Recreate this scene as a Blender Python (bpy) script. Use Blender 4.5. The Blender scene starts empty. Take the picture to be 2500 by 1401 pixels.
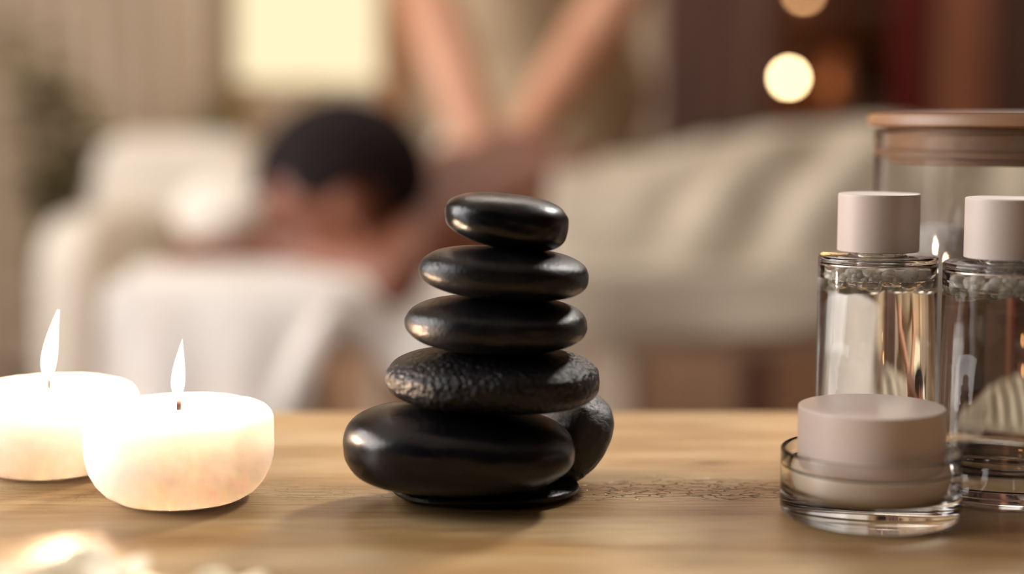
import bpy, bmesh, math, random
from mathutils import Vector, Matrix, noise
from mathutils.bvhtree import BVHTree

random.seed(7)
S = bpy.context.scene
COL = S.collection
R = math.radians

# ------------------------------------------------------------------ camera
F_PX, W_PX, H_PX = 4000.0, 2500.0, 1401.0
TT = 0.740                      # height of the wooden table top
CAM_Z = TT + 0.142
PITCH = math.atan(430 / 4000)
cam_d = bpy.data.cameras.new('camera'); cam = bpy.data.objects.new('camera', cam_d); COL.objects.link(cam)
cam.location = (0, 0, CAM_Z); cam.rotation_euler = (R(90) - PITCH, 0, 0)
cam_d.sensor_width = 36; cam_d.lens = F_PX / W_PX * 36
cam_d.clip_start = 0.02; cam_d.clip_end = 50
cam_d.dof.use_dof = True; cam_d.dof.focus_distance = 0.605; cam_d.dof.aperture_fstop = 2.75
cam_d.dof.aperture_blades = 0
S.camera = cam

# ------------------------------------------------------------------ view, world, light
S.view_settings.view_transform = 'Standard'; S.view_settings.look = 'None'
S.view_settings.gamma = 1; S.view_settings.use_curve_mapping = False
S.view_settings.exposure = 0.0
S.cycles.use_denoising = True
S.cycles.max_bounces = 14; S.cycles.transmission_bounces = 12; S.cycles.transparent_max_bounces = 12
S.cycles.sample_clamp_indirect = 6.0
S.cycles.caustics_reflective = True; S.cycles.caustics_refractive = True
wd = bpy.data.worlds.new('world'); S.world = wd; wd.use_nodes = True
bgn = wd.node_tree.nodes['Background']; bgn.inputs[0].default_value = (0.62, 0.58, 0.62, 1); bgn.inputs[1].default_value = 0.06


def area(name, loc, target, size, power, color, sy=None):
    l = bpy.data.lights.new(name, 'AREA'); l.energy = power; l.color = color
    l.shape = 'RECTANGLE'; l.size = size; l.size_y = sy or size
    o = bpy.data.objects.new(name, l); COL.objects.link(o); o.location = loc
    o.rotation_euler = (Vector(target) - Vector(loc)).to_track_quat('-Z', 'Y').to_euler()
    return o


area('assumed_window_light_left', (-2.15, 0.95, 1.55), (0, 0.9, 0.8), 2.0, 98, (1.0, 0.97, 0.97), 1.4)  # unseen window light, assumed from the lit left sides of the caps
sp_ = bpy.data.lights.new('assumed_rim_spot', 'SPOT'); sp_.energy = 190; sp_.color = (1.0, 0.95, 0.88); sp_.spot_size = R(30); sp_.spot_blend = .6; sp_.shadow_soft_size = .17  # unseen spot assumed from the stones' rim light; no fixture modelled
so_ = bpy.data.objects.new('assumed_rim_spot', sp_); COL.objects.link(so_); so_.location = (1.15, 2.2, 2.35)
so_.rotation_euler = (Vector((0.1, 0.60, 0.76)) - so_.location).to_track_quat('-Z', 'Y').to_euler()
area('overhead_fill', (0.2, 2.9, 2.55), (0.2, 2.7, 0), 1.6, 24, (1.0, 0.90, 0.80))  # unseen fill light, added to lighten the back of the room


# ------------------------------------------------------------------ helpers
def P(px, py, Y):
    """world point on the plane y=Y that the photograph shows at pixel (px, py)"""
    u = (px - W_PX / 2) / F_PX; v = (H_PX / 2 - py) / F_PX
    c, s = math.cos(PITCH), math.sin(PITCH)
    d = Vector((u, c + v * s, -s + v * c)); t = Y / d.y
    return Vector((d.x * t, Y, CAM_Z + d.z * t))


def srgb(r, g, b):
    f = lambda c: (c / 255 / 12.92) if c / 255 <= 0.04045 else ((c / 255 + 0.055) / 1.055) ** 2.4
    return (f(r), f(g), f(b), 1)


def mat(name, color, rough=0.6, **k):
    m = bpy.data.materials.new(name); m.use_nodes = True
    b = m.node_tree.nodes['Principled BSDF']
    b.inputs['Base Color'].default_value = color; b.inputs['Roughness'].default_value = rough
    for key, v in k.items():
        b.inputs[key.replace('_', ' ')].default_value = v
    return m


def node(m, t, **k):
    n = m.node_tree.nodes.new(t)
    for a, v in k.items():
        setattr(n, a, v)
    return n


def noisy(m, c1, c2, scale=8, stretch=(1, 1, 1), detail=6, bump=0.0, bscale=None, bdist=0.001, fac=(0.35, 0.65)):
    nt = m.node_tree; L = nt.links; b = nt.nodes['Principled BSDF']
    tc = node(m, 'ShaderNodeTexCoord'); mp = node(m, 'ShaderNodeMapping'); mp.inputs['Scale'].default_value = stretch
    L.new(tc.outputs['Object'], mp.inputs[0])
    n = node(m, 'ShaderNodeTexNoise'); n.inputs['Scale'].default_value = scale; n.inputs['Detail'].default_value = detail
    L.new(mp.outputs[0], n.inputs['Vector'])
    r = node(m, 'ShaderNodeValToRGB'); r.color_ramp.elements[0].position = fac[0]; r.color_ramp.elements[1].position = fac[1]
    r.color_ramp.elements[0].color = c1; r.color_ramp.elements[1].color = c2
    L.new(n.outputs['Fac'], r.inputs[0]); L.new(r.outputs[0], b.inputs['Base Color'])
    if bump:
        n2 = node(m, 'ShaderNodeTexNoise'); n2.inputs['Scale'].default_value = bscale or scale * 6; n2.inputs['Detail'].default_value = 5
        L.new(mp.outputs[0], n2.inputs['Vector'])
        bp = node(m, 'ShaderNodeBump'); bp.inputs['Strength'].default_value = bump; bp.inputs['Distance'].default_value = bdist
        L.new(n2.outputs['Fac'], bp.inputs['Height']); L.new(bp.outputs[0], b.inputs['Normal'])
    return m


def emis(name, color, strength):
    m = bpy.data.materials.new(name); m.use_nodes = True; nt = m.node_tree; nt.nodes.clear()
    e = nt.nodes.new('ShaderNodeEmission'); e.inputs[0].default_value = color; e.inputs[1].default_value = strength
    o = nt.nodes.new('ShaderNodeOutputMaterial'); nt.links.new(e.outputs[0], o.inputs[0])
    return m


def obj(name, bm, m, parent=None, smooth=True, angle=None, **tags):
    me = bpy.data.meshes.new(name)
    if isinstance(bm, bmesh.types.BMesh):
        bmesh.ops.recalc_face_normals(bm, faces=bm.faces)
        bm.to_mesh(me); bm.free()
    else:
        me = bm
    o = bpy.data.objects.new(name, me); COL.objects.link(o)
    if m: me.materials.append(m)
    if smooth:
        for p in me.polygons: p.use_smooth = True
        if angle: me.set_sharp_from_angle(angle=R(angle))
    if parent:
        o.parent = parent
    for k, v in tags.items(): o[k] = v
    return o


def thing(name, loc, label, category, group=None, rz=0):
    o = bpy.data.objects.new(name, None); COL.objects.link(o); o.location = loc; o.rotation_euler = (0, 0, rz)
    o.empty_display_size = 0.02
    o['label'] = label; o['category'] = category
    if group: o['group'] = group
    return o


def box(bm, x0, x1, y0, y1, z0, z1, bevel=0.0, seg=2):
    r = bmesh.ops.create_cube(bm, size=1); vs = r['verts']
    for v in vs:
        v.co = Vector(((x0 + x1) / 2 + v.co.x * (x1 - x0), (y0 + y1) / 2 + v.co.y * (y1 - y0), (z0 + z1) / 2 + v.co.z * (z1 - z0)))
    if bevel:
        es = list({e for v in vs for e in v.link_edges})
        bmesh.ops.bevel(bm, geom=es, offset=bevel, segments=seg, affect='EDGES', profile=0.5)


def boxm(*a, **k):
    bm = bmesh.new(); box(bm, *a, **k); return bm


def lathe(prof, n=64, bm=None, off=(0, 0, 0)):
    """prof: list of (r,z); r==0 makes a pole"""
    bm = bm or bmesh.new(); rings = []
    for r, z in prof:
        if r <= 1e-7:
            rings.append([bm.verts.new((off[0], off[1], off[2] + z))])
        else:
            rings.append([bm.verts.new((off[0] + r * math.cos(2 * math.pi * i / n), off[1] + r * math.sin(2 * math.pi * i / n), off[2] + z)) for i in range(n)])
    for a, b in zip(rings, rings[1:]):
        for i in range(n):
            j = (i + 1) % n
            if len(a) == 1 and len(b) == 1: continue
            if len(a) == 1: bm.faces.new((a[0], b[i], b[j]))
            elif len(b) == 1: bm.faces.new((a[i], a[j], b[0]))
            else: bm.faces.new((a[i], a[j], b[j], b[i]))
    return bm


def arc(cx, cz, r, a0, a1, n=6):
    return [(cx + r * math.cos(R(a0 + (a1 - a0) * i / n)), cz + r * math.sin(R(a0 + (a1 - a0) * i / n))) for i in range(n + 1)]


def tube(bm, pts, rads, n=10, caps=True):
    pts = [Vector(p) for p in pts]; rings = []
    up = Vector((0.13, 0.21, 1)).normalized()
    for i, p in enumerate(pts):
        t = (pts[min(i + 1, len(pts) - 1)] - pts[max(i - 1, 0)]).normalized()
        a = t.cross(up)
        if a.length < 1e-3: a = t.cross(Vector((1, 0, 0)))
        a.normalize(); b = t.cross(a); r = rads[i] if hasattr(rads, '__len__') else rads
        rings.append([bm.verts.new(p + r * (a * math.cos(2 * math.pi * k / n) + b * math.sin(2 * math.pi * k / n))) for k in range(n)])
    for a, b in zip(rings, rings[1:]):
        for k in range(n): bm.faces.new((a[k], a[(k + 1) % n], b[(k + 1) % n], b[k]))
    if caps:
        bm.faces.new(rings[0][::-1]); bm.faces.new(rings[-1])
    return bm


def ball(bm, c, r, sub=3, rot=None):
    """ellipsoid; r scalar or 3-vector"""
    c = Vector(c); r = Vector((r, r, r)) if not hasattr(r, '__len__') else Vector(r)
    q = bmesh.ops.create_icosphere(bm, subdivisions=sub, radius=1)
    for v in q['verts']:
        p = Vector((v.co.x * r.x, v.co.y * r.y, v.co.z * r.z))
        if rot is not None: p = rot @ p
        v.co = c + p


def capsule(bm, p0, r0, p1, r1, n=16):
    p0, p1 = Vector(p0), Vector(p1); d = p1 - p0; L = d.length; t = d / L
    a = t.cross(Vector((0.2, 0.3, 1))).normalized(); b = t.cross(a)
    prof = []
    for i in range(5): th = math.pi / 2 * i / 5; prof.append((-r0 * math.cos(th), r0 * math.sin(th)))
    prof.append((0, r0)); prof.append((L, r1))
    for i in range(1, 6): th = math.pi / 2 * i / 5; prof.append((L + r1 * math.sin(th), r1 * math.cos(th)))
    rings = []
    for s, r in prof:
        if r < 1e-6: rings.append([bm.verts.new(p0 + t * s)])
        else: rings.append([bm.verts.new(p0 + t * s + r * (a * math.cos(2 * math.pi * k / n) + b * math.sin(2 * math.pi * k / n))) for k in range(n)])
    for A, B in zip(rings, rings[1:]):
        for k in range(n):
            j = (k + 1) % n
            if len(A) == 1: bm.faces.new((A[0], B[j], B[k]))
            elif len(B) == 1: bm.faces.new((A[k], A[j], B[0]))
            else: bm.faces.new((A[k], A[j], B[j], B[k]))


def fuse(bm, voxel, smooth=6):
    """one continuous skin over overlapping volumes"""
    bmesh.ops.recalc_face_normals(bm, faces=bm.faces)
    me = bpy.data.meshes.new('tmp'); bm.to_mesh(me); bm.free()
    o = bpy.data.objects.new('tmp', me); COL.objects.link(o)
    md = o.modifiers.new('r', 'REMESH'); md.mode = 'VOXEL'; md.voxel_size = voxel
    if smooth:
        sm = o.modifiers.new('s', 'SMOOTH'); sm.factor = 0.5; sm.iterations = smooth
    dg = bpy.context.evaluated_depsgraph_get(); dg.update()
    r = bpy.data.meshes.new_from_object(o.evaluated_get(dg))
    bpy.data.objects.remove(o); bpy.data.meshes.remove(me)
    return r


def grid(nx, ny, f):
    bm = bmesh.new()
    vs = [[bm.verts.new(f(i / (nx - 1), j / (ny - 1))) for i in range(nx)] for j in range(ny)]
    for j in range(ny - 1):
        for i in range(nx - 1):
            bm.faces.new((vs[j][i], vs[j][i + 1], vs[j + 1][i + 1], vs[j + 1][i]))
    return bm


def thicken(o, t=0.004, off=0):
    m = o.modifiers.new('thickness', 'SOLIDIFY'); m.thickness = t; m.offset = off


def smoothstep(a, b, x):
    t = max(0, min(1, (x - a) / (b - a))); return t * t * (3 - 2 * t)


# ------------------------------------------------------------------ materials
M = {}
M['plaster'] = noisy(mat('plaster', srgb(200, 180, 155), 0.9), srgb(196, 176, 150), srgb(206, 188, 164), 3, bump=0.1)
M['ceil'] = noisy(mat('ceiling_paint', srgb(225, 215, 200), 0.9), srgb(222, 212, 198), srgb(230, 220, 206), 3)
M['curtain'] = noisy(mat('curtain_linen', srgb(214, 198, 178), 0.9), srgb(208, 192, 170), srgb(222, 208, 188), 30, (1, 1, 0.2))
M['panel'] = noisy(mat('dark_panel', srgb(88, 60, 50), 0.6), srgb(78, 52, 44), srgb(100, 69, 57), 6, (6, 6, 0.6))
M['redpanel'] = noisy(mat('red_brown_panel', srgb(170, 110, 82), 0.5), srgb(156, 98, 72), srgb(182, 122, 92), 6, (6, 6, 0.6))
M['gold'] = noisy(mat('honey_wood', srgb(176, 120, 62), 0.5), srgb(160, 104, 52), srgb(190, 134, 74), 6, (6, 6, 0.6))
M['low'] = noisy(mat('wainscot', srgb(206, 172, 142), 0.7), srgb(198, 164, 134), srgb(214, 180, 150), 4, (4, 4, 0.6))
M['floor'] = noisy(mat('floor_wood', srgb(130, 92, 64), 0.5), srgb(118, 82, 56), srgb(144, 104, 74), 5, (0.6, 8, 1))
M['linen'] = noisy(mat('white_linen', srgb(222, 212, 196), 0.9), srgb(216, 206, 190), srgb(228, 219, 204), 12, bump=0.25, bscale=500)
M['sheet'] = noisy(mat('oat_sheet', srgb(186, 174, 154), 0.9), srgb(178, 166, 146), srgb(194, 182, 163), 12, bump=0.25, bscale=500)
M['towel'] = noisy(mat('white_towel', srgb(222, 216, 208), 0.95), srgb(216, 209, 200), srgb(228, 223, 216), 20, bump=0.5, bscale=300)
M['whiteframe'] = mat('painted_frame', srgb(210, 195, 172), 0.5)
M['skin_dark'] = noisy(mat('skin_brown', srgb(126, 74, 50), 0.5), srgb(116, 66, 44), srgb(136, 82, 56), 9)
M['skin_light'] = noisy(mat('skin_light', srgb(205, 150, 118), 0.5), srgb(198, 142, 110), srgb(214, 160, 128), 9)
for k in ('skin_dark', 'skin_light'):
    b = M[k].node_tree.nodes['Principled BSDF']; b.inputs['Subsurface Weight'].default_value = 0.0
M['hair'] = noisy(mat('black_hair', srgb(24, 18, 20), 0.8, Specular_IOR_Level=0.15), srgb(16, 13, 17), srgb(40, 28, 26), 120, bump=0.8, bscale=250)
M['hair_brown'] = noisy(mat('brown_hair', srgb(60, 38, 26), 0.5), srgb(48, 30, 20), srgb(76, 50, 34), 120, bump=0.6, bscale=250)
M['tunic'] = noisy(mat('beige_tunic', srgb(178, 156, 124), 0.85), srgb(170, 148, 116), srgb(186, 164, 132), 20, bump=0.2, bscale=300)
M['leaf'] = noisy(mat('olive_leaf', srgb(150, 142, 96), 0.6), srgb(130, 124, 80), srgb(172, 162, 112), 14)
M['leafdark'] = noisy(mat('dark_leaf', srgb(48, 58, 38), 0.6), srgb(34, 44, 30), srgb(62, 72, 46), 14)
M['stem'] = mat('stem', srgb(104, 82, 54), 0.7)
M['pot'] = noisy(mat('grey_pot', srgb(142, 126, 102), 0.8), srgb(132, 116, 94), srgb(152, 136, 112), 9)
M['red'] = noisy(mat('red_cloth', srgb(120, 30, 30), 0.8), srgb(104, 24, 26), srgb(134, 38, 34), 9)
M['amber'] = noisy(mat('brown_ceramic', srgb(120, 78, 52), 0.4), srgb(108, 68, 44), srgb(134, 90, 60), 9)
M['brass'] = mat('brass', srgb(190, 140, 70), 0.35, Metallic=1.0)
M['shade'] = emis('lit_lampshade', (1.0, 0.82, 0.52, 1), 1.15)
M['bulb'] = emis('glowing_bulb', (1.0, 0.70, 0.36, 1), 60)
M['bulbdim'] = emis('dim_bulb', (1.0, 0.55, 0.25, 1), 17)


def wood_table():
    m = mat('oak_tabletop', srgb(200, 165, 118), 0.42)
    nt = m.node_tree; L = nt.links; b = nt.nodes['Principled BSDF']
    tc = node(m, 'ShaderNodeTexCoord')
    def mapped(sc):
        mp = node(m, 'ShaderNodeMapping'); mp.inputs['Scale'].default_value = sc; L.new(tc.outputs['Object'], mp.inputs[0]); return mp
    mp = mapped((1.5, 14, 14))
    n1 = node(m, 'ShaderNodeTexNoise'); n1.inputs['Scale'].default_value = 3.2; n1.inputs['Detail'].default_value = 8; n1.inputs['Distortion'].default_value = 0.6
    L.new(mp.outputs[0], n1.inputs['Vector'])
    r1 = node(m, 'ShaderNodeValToRGB'); e = r1.color_ramp.elements
    e[0].position = 0.30; e[0].color = srgb(160, 122, 76); e[1].position = 0.70; e[1].color = srgb(204, 178, 136)
    x = r1.color_ramp.elements.new(0.5); x.color = srgb(184, 151, 104)
    L.new(n1.outputs['Fac'], r1.inputs[0])
    # fine dark streaks
    mp2 = mapped((8, 160, 160))
    n2 = node(m, 'ShaderNodeTexNoise'); n2.inputs['Scale'].default_value = 4; n2.inputs['Detail'].default_value = 6
    L.new(mp2.outputs[0], n2.inputs['Vector'])
    r2 = node(m, 'ShaderNodeValToRGB'); r2.color_ramp.elements[0].position = 0.34; r2.color_ramp.elements[0].color = (0.60, 0.52, 0.45, 1)
    r2.color_ramp.elements[1].position = 0.55; r2.color_ramp.elements[1].color = (1, 1, 1, 1)
    L.new(n2.outputs['Fac'], r2.inputs[0])
    mx = node(m, 'ShaderNodeMix', data_type='RGBA', blend_type='MULTIPLY'); mx.inputs['Factor'].default_value = 0.85
    L.new(r1.outputs[0], mx.inputs['A']); L.new(r2.outputs[0], mx.inputs['B'])
    # crackle in a worn band
    mp3 = mapped((70, 190, 190))
    wn = node(m, 'ShaderNodeTexNoise'); wn.inputs['Scale'].default_value = 1.5; L.new(mp3.outputs[0], wn.inputs['Vector'])
    wm = node(m, 'ShaderNodeMix', data_type='RGBA'); wm.inputs['Factor'].default_value = 0.55
    L.new(mp3.outputs[0], wm.inputs['A']); L.new(wn.outputs['Color'], wm.inputs['B'])
    vo = node(m, 'ShaderNodeTexVoronoi', feature='DISTANCE_TO_EDGE'); vo.inputs['Scale'].default_value = 3.0
    L.new(wm.outputs['Result'], vo.inputs['Vector'])
    rv = node(m, 'ShaderNodeValToRGB'); rv.color_ramp.elements[0].position = 0.0; rv.color_ramp.elements[0].color = (0, 0, 0, 1)
    rv.color_ramp.elements[1].position = 0.07; rv.color_ramp.elements[1].color = (1, 1, 1, 1)
    L.new(vo.outputs['Distance'], rv.inputs[0])
    # mask: band along x, around y = 0.60 .. 0.625
    sp = node(m, 'ShaderNodeSeparateXYZ'); L.new(tc.outputs['Object'], sp.inputs[0])
    mk = node(m, 'ShaderNodeTexNoise'); mk.inputs['Scale'].default_value = 22; L.new(tc.outputs['Object'], mk.inputs['Vector'])
    def math_(op, a, bb):
        q = node(m, 'ShaderNodeMath', operation=op)
        for i, s in enumerate((a, bb)):
            if isinstance(s, (int, float)): q.inputs[i].default_value = s
            else: L.new(s, q.inputs[i])
        return q.outputs[0]
    wob = math_('MULTIPLY', math_('SUBTRACT', mk.outputs['Fac'], 0.5), 0.05)
    dy = math_('ABSOLUTE', math_('SUBTRACT', math_('ADD', sp.outputs['Y'], wob), 0.606), 0)
    band = node(m, 'ShaderNodeMapRange'); L.new(dy, band.inputs[0]); band.inputs[1].default_value = 0.008; band.inputs[2].default_value = 0.019
    band.inputs[3].default_value = 1; band.inputs[4].default_value = 0
    inv = math_('SUBTRACT', 1.0, rv.outputs[0]); xm = node(m, 'ShaderNodeMapRange'); L.new(sp.outputs['X'], xm.inputs[0]); xm.inputs[1].default_value = -.03; xm.inputs[2].default_value = .05; xm.inputs[3].default_value = .2; xm.inputs[4].default_value = 1
    crk = math_('MULTIPLY', math_('MULTIPLY', inv, band.outputs[0]), xm.outputs[0])
    mx2 = node(m, 'ShaderNodeMix', data_type='RGBA', blend_type='MIX'); L.new(math_('MULTIPLY', crk, 0.85), mx2.inputs['Factor'])
    L.new(mx.outputs['Result'], mx2.inputs['A']); mx2.inputs['B'].default_value = srgb(104, 74, 48)
    # one knot
    kd = node(m, 'ShaderNodeVectorMath', operation='DISTANCE')
    mpk = mapped((1, 2.6, 0)); L.new(mpk.outputs[0], kd.inputs[0]); kd.inputs[1].default_value = (0.080, 2.6 * 0.653, 0)
    kr = node(m, 'ShaderNodeMapRange'); L.new(kd.outputs['Value'], kr.inputs[0]); kr.inputs[1].default_value = 0.002; kr.inputs[2].default_value = 0.010
    kr.inputs[3].default_value = 0.75; kr.inputs[4].default_value = 0
    mx3 = node(m, 'ShaderNodeMix', data_type='RGBA'); L.new(kr.outputs[0], mx3.inputs['Factor'])
    L.new(mx2.outputs['Result'], mx3.inputs['A']); mx3.inputs['B'].default_value = srgb(110, 76, 48)
    L.new(mx3.outputs['Result'], b.inputs['Base Color'])
    h = math_('SUBTRACT', math_('MULTIPLY', n2.outputs['Fac'], 0.5), math_('MULTIPLY', crk, 0.8))
    bp = node(m, 'ShaderNodeBump'); bp.inputs['Strength'].default_value = 0.8; bp.inputs['Distance'].default_value = 0.0015
    L.new(h, bp.inputs['Height']); L.new(bp.outputs[0], b.inputs['Normal'])
    rr = node(m, 'ShaderNodeMapRange'); L.new(n1.outputs['Fac'], rr.inputs[0]); rr.inputs[3].default_value = 0.26; rr.inputs[4].default_value = 0.42
    L.new(rr.outputs[0], b.inputs['Roughness'])
    return m


M['oak'] = wood_table()
M['oakleg'] = noisy(mat('oak_leg', srgb(180, 140, 96), 0.5), srgb(164, 124, 82), srgb(194, 154, 108), 8, (6, 6, 0.6))


def stone_mat(name, col, rough, bstr, bscale, bdist=0.0006, spec=0.32):
    m = mat(name, col, rough); b = m.node_tree.nodes['Principled BSDF']; b.inputs['Specular IOR Level'].default_value = spec
    nt = m.node_tree; L = nt.links
    tc = node(m, 'ShaderNodeTexCoord')
    n = node(m, 'ShaderNodeTexNoise'); n.inputs['Scale'].default_value = bscale; n.inputs['Detail'].default_value = 4
    L.new(tc.outputs['Object'], n.inputs['Vector'])
    n2 = node(m, 'ShaderNodeTexNoise'); n2.inputs['Scale'].default_value = 60; n2.inputs['Detail'].default_value = 3
    L.new(tc.outputs['Object'], n2.inputs['Vector'])
    ad = node(m, 'ShaderNodeMath', operation='ADD'); L.new(n.outputs['Fac'], ad.inputs[0]); L.new(n2.outputs['Fac'], ad.inputs[1])
    bp = node(m, 'ShaderNodeBump'); bp.inputs['Strength'].default_value = bstr; bp.inputs['Distance'].default_value = bdist
    L.new(ad.outputs[0], bp.inputs['Height']); L.new(bp.outputs[0], b.inputs['Normal'])
    mr = node(m, 'ShaderNodeMapRange'); L.new(n2.outputs['Fac'], mr.inputs[0]); mr.inputs[1].default_value = 0.3; mr.inputs[2].default_value = 0.7
    mr.inputs[3].default_value = rough - 0.06; mr.inputs[4].default_value = rough + 0.10
    L.new(mr.outputs[0], b.inputs['Roughness'])
    return m


def glass(name, col=(1, 1, 1, 1), ior=1.47, rough=0.0):
    m = mat(name, col, rough); b = m.node_tree.nodes['Principled BSDF']
    b.inputs['Transmission Weight'].default_value = 1; b.inputs['IOR'].default_value = ior
    return m


M['glass'] = glass('clear_glass', (0.99, 0.99, 0.98, 1), 1.36)
M['liquid'] = glass('clear_liquid', (0.985, 0.975, 0.95, 1), 1.34)
M['foam'] = mat('foam_bubbles', srgb(255, 250, 240), .05, Transmission_Weight=.68, IOR=1.24)
M['cap'] = mat('matt_cap', srgb(192, 178, 168), 0.45)
M['lid'] = mat('matt_lid', srgb(226, 209, 198), 0.38)
M['cream'] = mat('cream_filling', srgb(246, 228, 206), 0.45)
M['bamboo'] = noisy(mat('bamboo_lid', srgb(134, 98, 68), 0.45), srgb(120, 86, 58), srgb(148, 110, 78), 10, (1, 1, 8))
wax = mat('candle_wax', (1.0, 0.95, 0.88, 1), 0.38)
b = wax.node_tree.nodes['Principled BSDF']; b.inputs['Subsurface Weight'].default_value = 1.0
b.inputs['Subsurface Radius'].default_value = (1.0, 0.95, 0.92); b.inputs['Subsurface Scale'].default_value = 0.038; wax.node_tree.nodes['Principled BSDF'].subsurface_method = 'BURLEY'
M['wax'] = wax
M['wick'] = mat('charred_wick', srgb(52, 30, 26), 0.9)
M['flame'] = emis('flame', (1.0, 0.72, 0.45, 1), 7)
nt_ = M['flame'].node_tree; ad_ = nt_.nodes.new('ShaderNodeAddShader'); tr_ = nt_.nodes.new('ShaderNodeBsdfTransparent')
em_ = [n for n in nt_.nodes if n.type == 'EMISSION'][0]; ou_ = [n for n in nt_.nodes if n.type == 'OUTPUT_MATERIAL'][0]
nt_.links.new(em_.outputs[0], ad_.inputs[0]); nt_.links.new(tr_.outputs[0], ad_.inputs[1]); nt_.links.new(ad_.outputs[0], ou_.inputs[0])
M['petal'] = mat('cream_petal', srgb(250, 238, 210), 0.6)

# ------------------------------------------------------------------ room shell
XL, XR, YB, YF, ZC = -2.3, 2.3, 4.2, -0.9, 2.7


def struct(name, bm, m, parent=None, **k):
    o = obj(name, bm, m, parent, smooth=False)
    if not parent: o['kind'] = 'structure'
    for a, v in k.items(): o[a] = v
    return o


struct('floor', boxm(XL - .1, XR + .1, YF, YB + .1, -0.1, 0), M['floor'])
struct('ceiling', boxm(XL - .1, XR + .1, YF, YB + .1, ZC, ZC + .1), M['ceil'])
struct('wall_back', boxm(XL - .1, XR + .1, YB, YB + .1, 0, ZC), M['plaster'])
struct('wall_right', boxm(XR, XR + .1, YF, YB, 0, ZC), M['panel'])
# left wall has an opening for the assumed, unseen window
bm = bmesh.new()
box(bm, XL - .1, XL, YF, -0.05, 0, ZC); box(bm, XL - .1, XL, 1.95, YB, 0, ZC)
box(bm, XL - .1, XL, -0.05, 1.95, 0, 0.8); box(bm, XL - .1, XL, -0.05, 1.95, 2.45, ZC)
struct('wall_left', bm, M['plaster'])
bm = bmesh.new()
for a, c, d, e in ((-0.05, 0.01, .8, 2.45), (1.89, 1.95, .8, 2.45), (-0.05, 1.95, .8, .86), (-0.05, 1.95, 2.39, 2.45), (.92, .98, .8, 2.45)):
    box(bm, XL - .08, XL - .02, a, c, d, e)
struct('assumed_window_1', bm, M['whiteframe'])  # frame of the assumed window, out of view
# back wall: dark vertical boards on the right half
x = P(1600, 300, YB).x; k = 0
while x < XR:
    w = 0.105
    struct('panel', boxm(x + .003, min(x + w - .003, XR), YB - .022 - 0.004 * (k % 2), YB - .0005, 0.622, ZC, bevel=0.003, seg=1), M['panel'] , bpy.data.objects['wall_back'])
    x += w; k += 1
# wainscot boards low on the back wall, left of the dark boards
x = XL
while x < XR - .02:
    w = 0.14
    struct('panel', boxm(x + .003, min(x + w - .003, XR), YB - .02, YB - .0005, 0.0, 0.62, bevel=0.003, seg=1), M['low'], bpy.data.objects['wall_back'])
    x += w
# honey wooden post beside the lamp
px0, px1 = P(935, 200, 3.9).x, P(995, 200, 3.9).x
struct('trim_1', boxm(px0, px1, 3.87, 3.95, 0, ZC, bevel=0.004), M['gold'])
# reddish brown cabinet side panel at the far right
px0, px1 = P(2290, 100, 3.3).x, P(2420, 100, 3.3).x
t = thing('tall_cabinet', ((px0 + px1) / 2 + .2, 3.5, 0), 'tall reddish-brown wooden cabinet at the far right, behind the wooden-lidded jar', 'cabinet')
obj('side_panel', boxm(-.2 + (px0 - px1) / 2, -.2 + (px1 - px0) / 2, -.2, -.165, 0, 2.1, bevel=.004), M['redpanel'], t, smooth=False)
obj('door', boxm(-.2 + (px1 - px0) / 2 + .006, .35, -.197, -.172, 0.05, 2.08, bevel=.004), M['panel'], t, smooth=False)
obj('body', boxm(-.2 + (px0 - px1) / 2, .36, -.163, .3, 0, 2.1), M['redpanel'], t, smooth=False)

# ------------------------------------------------------------------ curtain on the back left
def curtain(name, x0, x1, Y, label, folds):
    def f(u, v):
        x = x0 + (x1 - x0) * u
        a = 0.028 * math.sin(u * folds * 2 * math.pi + 0.6 * math.sin(v * 3)) + 0.012 * math.sin(u * folds * 4.6 * math.pi + v)
        return (x + 0.006 * math.sin(v * 5 + u * 9), Y + a, 0.04 + 2.5 * v)
    o = obj(name, grid(220, 24, f), M['curtain']); thicken(o, 0.003)
    o['label'] = label; o['category'] = 'curtain'
    return o


curtain('curtain', P(-350, 300, 4.0).x, P(520, 300, 4.0).x, 4.02, 'beige floor-length curtain with soft vertical folds behind the tall olive plant', 9)

# ------------------------------------------------------------------ lamp
LY = 3.55
lp = P(752, 200, LY)
t = thing('table_lamp', (lp.x, LY, 0.70), 'glowing cream drum-shaded table lamp behind the lying man', 'lamp')
zb = lp.z - 0.70; rw = (P(925, 100, LY).x - P(580, 100, LY).x) / 2
obj('lamp_shade', lathe([(rw, zb), (rw * 0.985, zb + 0.26), (rw * 0.975, zb + 0.26), (rw * 0.985, zb), (rw, zb)], 64), M['shade'], t)
obj('base', lathe([(0, 0), (.075, 0), (.075, .012), (.03, .02), (.05, .06), (.062, .10), (.045, .16), (.014, .20), (.012, zb + .05), (0, zb + .05)], 40), M['pot'], t)
obj('bulb', lathe([(0, zb + .05), (.02, zb + .06), (.032, zb + .10), (.02, zb + .14), (0, zb + .15)], 24), M['shade'], t)
ll = bpy.data.lights.new('lamp_light', 'POINT'); ll.energy = 15; ll.color = (1, .66, .34); ll.shadow_soft_size = .05
lo = bpy.data.objects.new('lamp_light', ll); COL.objects.link(lo); lo.location = (lp.x, LY, lp.z + 0.19)
# side table under the lamp
t = thing('side_table', (lp.x, LY, 0), 'small round honey-wood side table under the glowing lamp', 'table')
obj('tabletop', lathe([(0, .675), (.24, .675), (.25, .68), (.25, .695), (.245, .70), (0, .70)], 48), M['gold'], t, angle=40)
for i in range(3):
    a = 2 * math.pi * i / 3 + .3
    obj('leg', tube(bmesh.new(), [(.10 * math.cos(a), .10 * math.sin(a), .675), (.2 * math.cos(a), .2 * math.sin(a), 0)], [.016, .011]), M['gold'], t)


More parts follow.
